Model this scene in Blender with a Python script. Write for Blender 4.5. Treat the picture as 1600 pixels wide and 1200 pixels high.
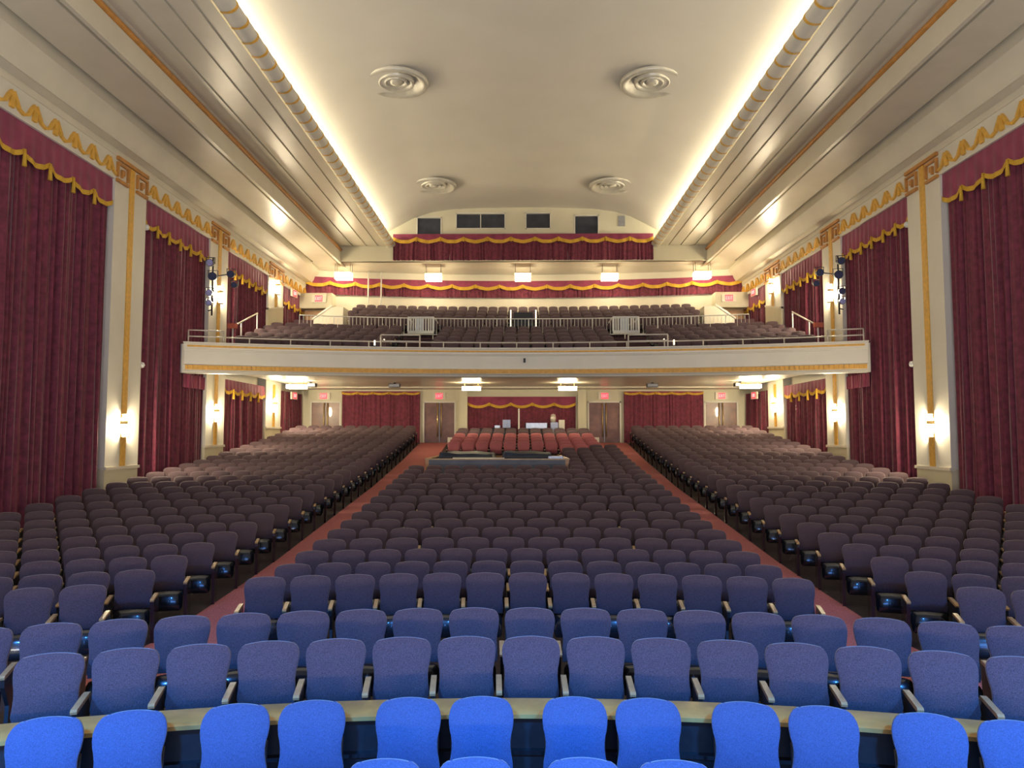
import bpy, math, random
from mathutils import Vector, Matrix

for o in list(bpy.data.objects):
    bpy.data.objects.remove(o, do_unlink=True)
S = bpy.context.scene
COL = S.collection
rnd = random.Random(7)
H = 2.8                      # eye height above the orchestra floor
FPX = 1165.0                 # focal length in pixels of the 1600 px wide frame
PITCH = math.radians(3.93)
YAW = math.atan(15 / 1165.0)
CX = -0.08

# ------------------------------------------------------------------ camera, world, lights, exposure
cam_d = bpy.data.cameras.new('camera')
cam_d.sensor_fit = 'HORIZONTAL'
cam_d.sensor_width = 36.0
cam_d.lens = FPX / 1600.0 * 36.0
cam_d.clip_start = 0.1
cam_d.clip_end = 200
cam = bpy.data.objects.new('camera', cam_d)
COL.objects.link(cam)
cam.location = (CX, 0, H)
cam.rotation_euler = (math.pi / 2 + PITCH, 0, YAW)
S.camera = cam

S.view_settings.view_transform = 'Standard'
S.view_settings.look = 'None'
S.view_settings.gamma = 1.0
S.view_settings.use_curve_mapping = False
S.view_settings.exposure = 0.14

W = bpy.data.worlds.new('world')
S.world = W
W.use_nodes = True
W.node_tree.nodes['Background'].inputs[0].default_value = (0.92, 0.93, 1.0, 1)
W.node_tree.nodes['Background'].inputs[1].default_value = 0.22

WARM = (1.0, 0.83, 0.56)
LAMP_E = 380.0


def lamp(name, kind, loc, energy, color, rot=(0, 0, 0), **kw):
    d = bpy.data.lights.new(name, kind)
    d.energy = energy
    d.color = color
    for k, v in kw.items():
        setattr(d, k, v)
    o = bpy.data.objects.new(name, d)
    COL.objects.link(o)
    o.location = loc
    o.rotation_euler = rot
    return o


# cove strips hidden behind the rolled lip of the side soffits, shining up at the vault
for s in (-1, 1):
    lamp('cove_strip_light', 'AREA', (s * 6.82, 18.2, H + 9.32), 620, (1.0, 0.88, 0.66),
         rot=(0, math.radians(180 - s * 18), 0), shape='RECTANGLE', size=0.10, size_y=34.0)
# blue footlights along the stage lip, just below the view
for x in (-4.5, -1.5, 1.5, 4.5):
    lamp('stage_footlight', 'AREA', (x, 2.3, H - 1.42), 14, (0.03, 0.22, 1.0),
         rot=(math.radians(80), 0, 0), shape='RECTANGLE', size=2.2, size_y=0.12)
# added fill lamps behind the viewer, aimed up to brighten soffits and ceiling
for x in (-6.0, 0.0, 6.0):
    lamp('added_fill_light', 'AREA', (x, -3.0, H - 1.0), 900, (1.0, 0.95, 0.88),
         rot=(math.radians(166), 0, 0), shape='RECTANGLE', size=3.0, size_y=0.6)
# blue stage lamps hung over the stage lip, aimed down at the front rows
for x in (-5.4, -1.8, 1.8, 5.4):
    lamp('stage_wash_light', 'SPOT', (x, -0.6, H + 2.3), 4000, (0.045, 0.29, 1.0),
         rot=(math.radians(90 - 44), 0, 0), spot_size=math.radians(62), spot_blend=1.0,
         shadow_soft_size=0.25)
# blue panel light added unseen behind the viewer, for the sheen on glossy seat shells
lamp('added_blue_sheen_light', 'AREA', (0, -4.5, H + 0.9), 330, (0.10, 0.33, 1.0),
     rot=(math.radians(88), 0, 0), shape='RECTANGLE', size=9.0, size_y=1.3)



# ------------------------------------------------------------------ materials
def mat(name, color, rough=0.6, metal=0.0, noise=None, bump=None, sheen=0.0, emit=None, spec=None, coat=0.0):
    """noise = (scale, amount[, second colour]); bump = (scale, strength)"""
    m = bpy.data.materials.new(name)
    m.use_nodes = True
    nt = m.node_tree
    b = nt.nodes['Principled BSDF']
    b.inputs['Base Color'].default_value = (*color, 1)
    b.inputs['Roughness'].default_value = rough
    b.inputs['Metallic'].default_value = metal
    if spec is not None:
        b.inputs['Specular IOR Level'].default_value = spec
    if sheen:
        b.inputs['Sheen Weight'].default_value = sheen
        b.inputs['Sheen Roughness'].default_value = 0.4
    if coat:
        b.inputs['Coat Weight'].default_value = coat
    if emit:
        b.inputs['Emission Color'].default_value = (*emit[0], 1)
        b.inputs['Emission Strength'].default_value = emit[1]
    tc = None
    if noise or bump:
        tc = nt.nodes.new('ShaderNodeTexCoord')
    if noise:
        n = nt.nodes.new('ShaderNodeTexNoise')
        n.inputs['Scale'].default_value = noise[0]
        n.inputs['Detail'].default_value = 5
        nt.links.new(tc.outputs['Object'], n.inputs['Vector'])
        r = nt.nodes.new('ShaderNodeValToRGB')
        a = noise[1]
        c2 = noise[2] if len(noise) > 2 else tuple(min(1, c * (1 + a)) for c in color)
        c1 = tuple(c * (1 - a) for c in color)
        r.color_ramp.elements[0].position = 0.32
        r.color_ramp.elements[0].color = (*c1, 1)
        r.color_ramp.elements[1].position = 0.68
        r.color_ramp.elements[1].color = (*c2, 1)
        nt.links.new(n.outputs['Fac'], r.inputs['Fac'])
        nt.links.new(r.outputs['Color'], b.inputs['Base Color'])
    if bump:
        n2 = nt.nodes.new('ShaderNodeTexNoise')
        n2.inputs['Scale'].default_value = bump[0]
        n2.inputs['Detail'].default_value = 3
        nt.links.new(tc.outputs['Object'], n2.inputs['Vector'])
        bp = nt.nodes.new('ShaderNodeBump')
        bp.inputs['Strength'].default_value = bump[1]
        bp.inputs['Distance'].default_value = 0.02
        nt.links.new(n2.outputs['Fac'], bp.inputs['Height'])
        nt.links.new(bp.outputs['Normal'], b.inputs['Normal'])
    return m


M = {}
M['ceil'] = mat('vault_plaster', (0.65, 0.615, 0.53), 0.85, noise=(0.5, 0.03), bump=(40, 0.1))
M['cream'] = mat('cream_plaster', (0.68, 0.63, 0.50), 0.32, noise=(1.3, 0.04), bump=(25, 0.08))
M['white'] = mat('off_white_plaster', (0.70, 0.67, 0.57), 0.45, noise=(1.5, 0.03), bump=(30, 0.05))
M['dado'] = mat('dado_plaster', (0.62, 0.56, 0.38), 0.5, noise=(1.3, 0.04))
M['booth'] = mat('booth_plaster', (0.62, 0.58, 0.42), 0.7, noise=(1.1, 0.04))
M['gold'] = mat('gilt_paint', (0.72, 0.40, 0.06), 0.45, noise=(9, 0.12), bump=(30, 0.1))
M['orange'] = mat('aged_gilt', (0.52, 0.23, 0.05), 0.45, noise=(6, 0.15))
M['velvet'] = mat('maroon_velvet', (0.15, 0.020, 0.042), 0.8, noise=(7, 0.30), sheen=0.35)
M['valance'] = mat('maroon_valance_cloth', (0.25, 0.033, 0.08), 0.75, noise=(3, 0.2), sheen=0.3)
M['trim'] = mat('gold_fringe', (0.62, 0.36, 0.03), 0.75, noise=(40, 0.15), bump=(90, 0.3))
M['carpet'] = mat('rose_carpet', (0.46, 0.15, 0.15), 0.95, noise=(60, 0.35), bump=(200, 0.3))
M['floor'] = mat('dark_floor', (0.035, 0.024, 0.027), 0.7, noise=(12, 0.3))
M['fabric'] = mat('plum_seat_fabric', (0.090, 0.055, 0.064), 0.9, noise=(150, 0.5), bump=(300, 0.2), sheen=0.35)
M['pitfabric'] = mat('blue_seat_fabric', (0.055, 0.09, 0.20), 0.9, noise=(150, 0.3), bump=(300, 0.2), sheen=0.4)
M['black'] = mat('black_plastic', (0.012, 0.012, 0.014), 0.22, noise=(30, 0.2), coat=0.8)
M['dark'] = mat('black_metal', (0.015, 0.015, 0.017), 0.5, noise=(20, 0.2))
M['wood'] = mat('pale_wood', (0.42, 0.27, 0.12), 0.35, noise=(8, 0.2))
M['railwood'] = mat('varnished_rail_wood', (0.50, 0.28, 0.075), 0.3, noise=(2.2, 0.3), coat=0.4)
M['steel'] = mat('painted_steel_rail', (0.55, 0.51, 0.45), 0.35, metal=0.3, noise=(10, 0.06))
M['whitepaint'] = mat('white_rail_paint', (0.72, 0.72, 0.66), 0.4, noise=(10, 0.04))
M['brass'] = mat('brass', (0.62, 0.45, 0.20), 0.35, metal=0.8, noise=(12, 0.08))
M['door'] = mat('brown_door_veneer', (0.20, 0.10, 0.075), 0.35, noise=(2.5, 0.25), coat=0.2)
M['oak'] = mat('oak_panel', (0.38, 0.20, 0.08), 0.4, noise=(3, 0.25))
M['glass'] = mat('dark_booth_glass', (0.04, 0.046, 0.062), 0.06, noise=(2, 0.3))
M['metal'] = mat('grey_metal', (0.35, 0.36, 0.38), 0.35, metal=0.6, noise=(12, 0.1))
M['ventm'] = mat('vent_enamel', (0.55, 0.52, 0.43), 0.35, metal=0.2, noise=(5, 0.08))
M['ventdark'] = mat('vent_throat', (0.03, 0.03, 0.03), 0.8, noise=(5, 0.2))
M['slate'] = mat('slate_painted_board', (0.10, 0.11, 0.14), 0.5, noise=(2, 0.2))
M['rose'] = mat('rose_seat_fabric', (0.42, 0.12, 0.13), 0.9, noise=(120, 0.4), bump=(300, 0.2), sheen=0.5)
M['bcarpet'] = mat('dark_balcony_carpet', (0.07, 0.035, 0.045), 0.95, noise=(60, 0.3))
M['lens2'] = mat('unlit_blue_lens', (0.03, 0.035, 0.10), 0.1, noise=(6, 0.2), coat=0.5)
M['tarp'] = mat('navy_tarpaulin', (0.025, 0.04, 0.075), 0.55, noise=(3, 0.3), bump=(6, 0.5))
M['lens'] = mat('lavender_lens', (0.35, 0.36, 0.70), 0.08, noise=(6, 0.2), coat=1.0)
M['lampglow'] = mat('lamp_glass', (1, 0.9, 0.7), 0.4, noise=(6, 0.05), emit=(WARM, LAMP_E))
M['lampglow2'] = mat('ceiling_lamp_glass', (1, 0.9, 0.7), 0.4, noise=(6, 0.05), emit=((1.0, 0.82, 0.52), 27.0))
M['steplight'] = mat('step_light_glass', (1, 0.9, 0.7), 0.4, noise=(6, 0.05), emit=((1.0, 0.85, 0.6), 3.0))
M['exit'] = mat('exit_red', (0.8, 0.05, 0.06), 0.4, noise=(6, 0.05), emit=((1.0, 0.06, 0.09), 1.2))
M['exitletter'] = mat('exit_letter', (1, 0.7, 0.7), 0.4, noise=(6, 0.05), emit=((1.0, 0.35, 0.38), 1.0))
M['silver'] = mat('silver_case', (0.62, 0.66, 0.68), 0.3, metal=0.4, noise=(8, 0.1))
M['pink'] = mat('coral_flag_cloth', (0.62, 0.16, 0.09), 0.8, noise=(8, 0.1))


# ------------------------------------------------------------------ mesh helpers
class MB:
    def __init__(s):
        s.v = []
        s.f = []

    def add(s, vs, fs):
        n = len(s.v)
        s.v += [tuple(v) for v in vs]
        s.f += [tuple(i + n for i in f) for f in fs]
        return s

    def box(s, x0, x1, y0, y1, z0, z1):
        vs = [(x, y, z) for x in (x0, x1) for y in (y0, y1) for z in (z0, z1)]
        fs = [(0, 1, 3, 2), (4, 6, 7, 5), (0, 4, 5, 1), (2, 3, 7, 6), (0, 2, 6, 4), (1, 5, 7, 3)]
        return s.add(vs, fs)

    def cbox(s, c, sx, sy, sz):
        return s.box(c[0] - sx / 2, c[0] + sx / 2, c[1] - sy / 2, c[1] + sy / 2, c[2] - sz / 2, c[2] + sz / 2)

    def prism(s, pts, a, b, axis):
        """2D polygon extruded between a and b along axis"""
        n = len(pts)

        def P(p, t):
            if axis == 'x':
                return (t, p[0], p[1])
            if axis == 'y':
                return (p[0], t, p[1])
            return (p[0], p[1], t)
        vs = [P(p, a) for p in pts] + [P(p, b) for p in pts]
        fs = [tuple(range(n)), tuple(range(2 * n - 1, n - 1, -1))]
        fs += [(i, (i + 1) % n, n + (i + 1) % n, n + i) for i in range(n)]
        return s.add(vs, fs)

    def tube(s, p, q, r, n=8, r2=None, cap=True):
        p, q = Vector(p), Vector(q)
        d = (q - p).normalized()
        a = d.orthogonal().normalized()
        b = d.cross(a)
        r2 = r if r2 is None else r2
        vs = []
        for c, rr in ((p, r), (q, r2)):
            for i in range(n):
                t = 2 * math.pi * i / n
                vs.append(c + a * (rr * math.cos(t)) + b * (rr * math.sin(t)))
        fs = [(i, (i + 1) % n, n + (i + 1) % n, n + i) for i in range(n)]
        if cap:
            fs += [tuple(range(n - 1, -1, -1)), tuple(range(n, 2 * n))]
        return s.add(vs, fs)

    def path(s, pts, r, n=8):
        """one tube through many points"""
        pts = [Vector(p) for p in pts]
        vs, fs = [], []
        for k, c in enumerate(pts):
            d = (pts[min(k + 1, len(pts) - 1)] - pts[max(k - 1, 0)]).normalized()
            up = Vector((0, 0, 1)) if abs(d.z) < 0.9 else Vector((0, 1, 0))
            a = d.cross(up).normalized()
            b = a.cross(d)
            for i in range(n):
                t = 2 * math.pi * i / n
                vs.append(c + a * (r * math.cos(t)) + b * (r * math.sin(t)))
        for k in range(len(pts) - 1):
            for i in range(n):
                fs.append((k * n + i, k * n + (i + 1) % n, (k + 1) * n + (i + 1) % n, (k + 1) * n + i))
        fs += [tuple(range(n - 1, -1, -1)), tuple((len(pts) - 1) * n + i for i in range(n))]
        return s.add(vs, fs)

    def lathe(s, prof, c=(0, 0, 0), n=32, a0=0, a1=2 * math.pi):
        vs, fs = [], []
        full = abs(a1 - a0 - 2 * math.pi) < 1e-6
        m = n if full else n + 1
        for r, z in prof:
            for i in range(m):
                t = a0 + (a1 - a0) * i / n
                vs.append((c[0] + r * math.cos(t), c[1] + r * math.sin(t), c[2] + z))
        for k in range(len(prof) - 1):
            for i in range(n):
                j = (i + 1) % m
                fs.append((k * m + i, k * m + j, (k + 1) * m + j, (k + 1) * m + i))
        return s.add(vs, fs)

    def grid(s, rows):
        """rows: list of equal-length lists of points"""
        m = len(rows[0])
        vs = [p for r in rows for p in r]
        fs = [(k * m + i, k * m + i + 1, (k + 1) * m + i + 1, (k + 1) * m + i)
              for k in range(len(rows) - 1) for i in range(m - 1)]
        return s.add(vs, fs)

    def mesh(s, name, m, smooth=False):
        me = bpy.data.meshes.new(name)
        me.from_pydata(s.v, [], s.f)
        me.materials.append(m)
        if smooth:
            me.polygons.foreach_set('use_smooth', [True] * len(me.polygons))
        me.update()
        return me

    def build(s, name, m, parent=None, smooth=False, auto=None):
        me = s.mesh(name, m, smooth or auto is not None)
        o = bpy.data.objects.new(name, me)
        COL.objects.link(o)
        if parent is not None:
            o.parent = parent
            o.matrix_parent_inverse = Matrix.Identity(4)
        if auto is not None:
            me.set_sharp_from_angle(angle=math.radians(auto))
        return o


def tag(o, label=None, cat=None, group=None, kind=None):
    if label:
        o['label'] = label
    if cat:
        o['category'] = cat
    if group:
        o['group'] = group
    if kind:
        o['kind'] = kind
    return o


def empty(name, loc=(0, 0, 0), rz=0.0):
    o = bpy.data.objects.new(name, None)
    COL.objects.link(o)
    o.location = loc
    o.rotation_euler = (0, 0, rz)
    o.empty_display_size = 0.2
    return o


def thing(name, label, cat, group=None, loc=(0, 0, 0), rz=0.0):
    return tag(empty(name, loc, rz), label, cat, group)


def struct(o, label=None):
    o['kind'] = 'structure'
    return o


PIV = 7.0        # the rows, the balcony and the upper back wall are arcs about (0, -7)


def arc_y(D, x):
    return -PIV + math.sqrt(max((D + PIV) ** 2 - x * x, 0.01))


def loft(mb, prof, x0, x1, n=60, closed=False):
    """profile of (D, z) swept along the concentric arcs between x0 and x1"""
    xs = [x0 + (x1 - x0) * i / n for i in range(n + 1)]
    pr = prof + [prof[0]] if closed else prof
    mb.grid([[(x, arc_y(D, x), H + z) for x in xs] for D, z in pr])
    if closed:
        k = len(prof)
        for x in (x0, x1):
            mb.add([(x, arc_y(D, x), H + z) for D, z in prof], [tuple(range(k))])
    return mb


FT = [(0, -2.9), (6.1, -2.9), (6.12, -2.70), (9.5, -2.73), (11, -2.78), (12, -2.74), (13, -2.69), (13.9, -2.64),
      (15.8, -2.52), (18, -2.33), (20.9, -2.08), (25.4, -1.70), (31.3, -1.05), (36, -0.45), (37.0, -0.38), (41, -0.38)]


def floor_z(D):
    for (a, za), (b, zb) in zip(FT, FT[1:]):
        if D <= b:
            return za + (zb - za) * max(0, D - a) / (b - a)
    return FT[-1][1]


def rad(x, y):
    return math.hypot(x, y + PIV) - PIV


def proj(X, Y, Z):
    """picture position, only used to leave out seats that are wholly outside the frame"""
    X -= CX
    Z -= H
    c, s = math.cos(YAW), math.sin(YAW)
    a = X * c + Y * s
    b = -X * s + Y * c
    d = b * math.cos(PITCH) + Z * math.sin(PITCH)
    h = -b * math.sin(PITCH) + Z * math.cos(PITCH)
    return 800 + FPX * a / d, 600 - FPX * h / d


# ------------------------------------------------------------------ the shell of the hall
Y0, YB = 2.5, 37.0
WX = 10.9
mb = MB()
prof = [(-6, -2.9)] + FT[1:]
xs = [-11.3 + 22.6 * i / 48 for i in range(49)]
mb.grid([[(x, arc_y(D, x), H + z) for x in xs] for D, z in prof])
struct(mb.build('floor', M['floor'], smooth=False))
for s, side in ((-1, 'left'), (1, 'right')):
    mb = MB()
    x0, x1 = sorted((s * 5.02, s * 3.68))
    pr = [(D, floor_z(D) + 0.012) for D in (8.2, 9.5, 11, 12, 13, 13.9, 15.8, 18, 20.9, 25.4, 31.3, 36, 37)]
    loft(mb, pr, x0, x1, 3)
    tag(mb.build('aisle_carpet', M['carpet']), 'rose carpet runner down the %s aisle' % side, 'carpet')

# vault
vp = [(7.35, 9.15), (7.3, 9.35), (7.1, 9.6), (6.5, 9.88), (5.9, 10.2), (5.2, 10.56), (4.4, 10.8), (3.4, 10.94),
      (1.7, 11.0), (0, 11.02)]
vp = [(-x, z) for x, z in vp] + [(x, z) for x, z in reversed(vp[:-1])]
mb = MB()
mb.grid([[(x, y, H + z) for x, z in vp] for y in (Y0, 20, 35.6)])
struct(mb.build('ceiling', M['ceil'], smooth=True))

PIL = [(13.2, 14.85), (19.3, 20.97), (25.42, 27.0), (31.4, 33.35)]
BAYS = [(7.1, 13.2), (14.85, 19.3), (20.97, 25.42), (27.0, 31.4), (33.35, 36.9)]
TOPC = 6.82       # top of the curtains
for s, side in ((-1, 'left'), (1, 'right')):
    # wall shell behind the curtains
    mb = MB()
    a, b = sorted((s * 11.25, s * 11.45))
    mb.box(a, b, Y0, YB + 1.2, 0 - 0.4, H + 9.0)
    struct(mb.build('wall_' + side, M['cream']))
    # frieze band between pilasters above each curtain
    a, b = sorted((s * WX, s * 11.25))
    mb = MB()
    for (y0, y1) in BAYS:
        mb.box(a, b, y0, y1, H + TOPC, H + 7.45)
    fr = struct(mb.build('trim_1' if s < 0 else 'trim_2', M['white']))
    gm = MB()
    for (y0, y1) in BAYS[1:]:
        n = max(1, round((y1 - y0) / 0.74))
        p = (y1 - y0) / n
        xx = s * (WX - 0.02)
        xo = s * (WX - 0.055)

        def rib(pts, w):
            for (ya, za), (yb, zb) in zip(pts, pts[1:]):
                dy, dz = yb - ya, zb - za
                L = math.hypot(dy, dz)
                ny, nz = -dz / L * w / 2, dy / L * w / 2
                q = [(ya + ny, za + nz), (yb + ny, zb + nz), (yb - ny, zb - nz), (ya - ny, za - nz)]
                rib.m = (getattr(rib, 'm', 0) + 1) % 7
                gm.prism([(u, H + v) for u, v in q], s * (WX + 0.03), xo - s * 0.003 * rib.m, 'x')
        for k in range(n):
            c = y0 + (k + 0.5) * p
            rib([(c - 0.01, 6.93), (c + 0.01, 7.28)], 0.12)
            rib([(c - 0.02, 7.29), (c - 0.12, 7.17), (c - 0.22, 7.00), (c - p / 2, 6.94)], 0.07)
            rib([(c + 0.02, 7.29), (c + 0.10, 7.16), (c + 0.20, 7.00), (c + p / 2, 6.94)], 0.07)
    gm.build('gilt_swag', M['gold'], fr)
    # cornice and the lower side soffit with its groove
    prof2 = [(11.3, 7.45), (WX - 0.02, 7.45), (WX - 0.03, 7.62), (WX - 0.26, 7.66), (10.58, 7.64), (10.50, 7.78),
             (10.42, 8.03), (10.31, 8.18), (10.31, 8.50), (10.13, 8.50), (10.13, 8.36), (9.06, 8.36), (9.06, 8.47), (8.95, 8.47),
             (8.95, 8.33), (8.84, 8.33), (8.84, 8.36)]
    mb = MB()
    mb.grid([[(s * x, y, H + z) for x, z in prof2] for y in (Y0, 20, 38.4)])
    struct(mb.build('trim_3' if s < 0 else 'trim_4', M['cream'], auto=25))
    # stepped face up to the fluted soffit, and the flutes
    prof3 = [(8.84, 8.36), (8.84, 8.88), (8.90, 8.90), (8.90, 9.08), (8.80, 9.13), (8.27, 9.13), (8.27, 9.18),
             (8.20, 9.18), (8.20, 9.13), (7.60, 9.13), (7.60, 9.18), (7.53, 9.18), (7.53, 9.13), (7.03, 9.13), (7.03, 9.18),
             (6.96, 9.18), (6.96, 9.13), (6.62, 9.13), (7.40, 9.20)]
    prof3 = prof3[:-1] + [(6.62, 9.22), (7.40, 9.22)]
    mb = MB()
    mb.grid([[(s * x, y, H + z) for x, z in prof3] for y in (Y0, 20, 35.6)])
    so = struct(mb.build('trim_5' if s < 0 else 'trim_6', M['cream']))
    # gilt roll moulding at the top of the drop
    mb = MB()
    mb.tube((s * 8.84, Y0, H + 8.96), (s * 8.84, 35.55, H + 8.96), 0.075, 10)
    mb.build('gilt_roll', M['orange'], so, smooth=True)
    # rolled cove lip with gilt bands
    bp = []
    for i in range(13):
        t = math.pi * (-0.15 + 1.3 * i / 12)
        bp.append((6.42 - 0.25 * math.sin(t) * 1.0, 9.22 - 0.17 * math.cos(t)))
    mb = MB()
    ys = [Y0, 20, 35.5]
    mb.grid([[(s * x, y, H + z) for x, z in bp] for y in ys])
    lip = struct(mb.build('trim_7' if s < 0 else 'trim_8', M['white'], smooth=True))
    gm = MB()
    y = 13.4
    while y < 35.3:
        rows = []
        for yy in (y, y + 0.085):
            rows.append([(s * (6.42 + (x - 6.42) * 1.05), yy, H + 9.22 + (z - 9.22) * 1.07) for x, z in bp])
        gm.grid(rows)
        gm.grid([rows[0], [(p[0] - s * 0 + (s * 6.42 - p[0]) * 0.08, p[1] - 0.001, p[2]) for p in rows[0]]])
        y += 0.63
    gm.build('gilt_band', M['gold'], lip, smooth=False)

# upper back wall (curved, at the top of the balcony)
mb = MB()
loft(mb, [(38.25, 3.0), (38.25, 7.06)], -11.3, 11.3)
loft(mb, [(38.25, 7.06), (38.25, 8.40)], -11.3, 11.3)
struct(mb.build('wall_back_upper', M['cream'], smooth=False))
# ceiling under the booth
mb = MB()
loft(mb, [(36.9, 8.42), (38.4, 8.30)], -10.4, 10.4)
mb.box(-8.86, 8.86, 35.6, 39.0, H + 8.40, H + 8.50)
mb.box(-11.3, 11.3, 37.4, 39.0, H + 8.44, H + 8.54)
struct(mb.build('ceiling_booth', M['cream']))
# booth wall
WINS = [(-5.17, -3.95, 9.66, 10.57, 'window_1'), (-3.27, -0.85, 9.96, 10.76, 'window_2'), (0.11, 1.35, 9.95, 10.77, 'window_3'),
        (2.47, 3.67, 9.66, 10.64, 'window_4')]
mb = MB()
xsn = sorted({-9.0, 9.0, *[w[0] for w in WINS], *[w[1] for w in WINS]})
for a, b in zip(xsn, xsn[1:]):
    w = [q for q in WINS if abs(q[0] - a) < 1e-6]
    if w:
        w = w[0]
        mb.box(a, b, 35.5, 35.75, H + 8.40, H + w[2])
        mb.box(a, b, 35.5, 35.75, H + w[3], H + 11.1)
    else:
        mb.box(a, b, 35.5, 35.75, H + 8.40, H + 11.1)
struct(mb.build('wall_booth', M['booth']))
for x0, x1, z0, z1, nm in WINS:
    mb = MB()
    t = 0.05
    mb.box(x0, x1, 35.46, 35.6, H + z0, H + z0 + t)
    mb.box(x0, x1, 35.46, 35.6, H + z1 - t, H + z1)
    mb.box(x0, x0 + t, 35.46, 35.6, H + z0, H + z1)
    mb.box(x1 - t, x1, 35.46, 35.6, H + z0, H + z1)
    if x1 - x0 > 2:
        mb.box((x0 + x1) / 2 - 0.02, (x0 + x1) / 2 + 0.02, 35.52, 35.6, H + z0, H + z1)
    w = struct(mb.build(nm, M['white']))
    p = MB()
    p.box(x0 + 0.01, x1 - 0.01, 35.6, 35.62, H + z0 + 0.01, H + z1 - 0.01)
    p.build('pane', M['glass'], w)
t = tag(MB().box(4.6, 4.92, 35.44, 35.52, H + 10.08, H + 10.58).build('wall_panel', M['metal']),
        'small grey panel on the booth wall right of the four windows', 'panel')

# lower back wall with the doors' openings
DOORS = [(-10.6, -9.07, 1.69, 'door_1'), (-4.98, -3.35, 1.68, 'door_2'), (3.19, 4.85, 1.68, 'door_3'), (8.95, 10.62, 1.68, 'door_4')]
mb = MB()
edges = [-11.3] + [e for d in DOORS for e in d[:2]] + [11.3]
for i in range(0, len(edges), 2):
    mb.box(edges[i], edges[i + 1], YB, YB + 0.25, 2.0, H + 2.27)
for a, b, zt, nm in DOORS:
    mb.box(a, b, YB, YB + 0.25, H + zt, H + 2.27)
struct(mb.build('wall_back', M['booth']))


def make_door(x0, x1, zt, nm):
    zb = -0.38
    fr = MB()
    for a, b in ((x0, x0 + 0.07), (x1 - 0.07, x1)):
        fr.box(a, b, YB - 0.03, YB + 0.2, H + zb, H + zt)
    fr.box(x0, x1, YB - 0.03, YB + 0.2, H + zt - 0.07, H + zt)
    d = struct(fr.build(nm, M['white']))
    xm = (x0 + x1) / 2
    for a, b, h in ((x0 + 0.07, xm - 0.01, xm - 0.09), (xm + 0.01, x1 - 0.07, xm + 0.09)):
        lf = MB().box(a, b, YB + 0.06, YB + 0.11, H + zb, H + zt - 0.07).build('door_leaf', M['door'], d)
        MB().tube((h, YB, H + zb + 0.3), (h, YB, H + zt - 0.1), 0.03).build('brass_bar', M['brass'], lf, smooth=True)
        MB().box(a + 0.05, b - 0.1, YB + 0.02, YB + 0.055, H + zb + 0.98, H + zb + 1.06).build('push_bar', M['door'], lf)


for d in DOORS:
    make_door(*d)


# ------------------------------------------------------------------ pilasters
def sconce(parent_none, loc, s, label):
    """art-deco wall lamp; s = direction of the wall (-1 left, 1 right)"""
    t = thing('wall_sconce', label, 'wall lamp', 'brass and glass sconces on the pilasters', loc)
    MB().box(min(0, s * 0.05), max(0, s * 0.05), -0.11, 0.11, -0.30, 0.30).build('back_plate', M['brass'], t)
    a0, a1 = (math.pi * -0.5, math.pi * 0.5) if s < 0 else (math.pi * 0.5, math.pi * 1.5)
    g = MB()
    g.lathe([(0.001, -0.25), (0.08, -0.24), (0.12, -0.20), (0.135, 0.0), (0.12, 0.20), (0.08, 0.24), (0.001, 0.25)], (0, 0, 0), 14, a0, a1)
    g.build('glass_shade', M['lampglow'], t, smooth=True)
    f = MB()
    f.lathe([(0.001, 0.27), (0.10, 0.27), (0.15, 0.30), (0.15, 0.32), (0.001, 0.32)], (0, 0, 0), 14, a0, a1)
    f.lathe([(0.001, -0.27), (0.10, -0.27), (0.15, -0.30), (0.15, -0.32), (0.001, -0.32)], (0, 0, 0), 14, a0, a1)
    f.build('collar', M['brass'], t, smooth=False)
    MB().cbox((-s * 0.10, -0.19, 0.08), 0.22, 0.02, 0.10).build('fin', M['brass'], t)
    return t


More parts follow.
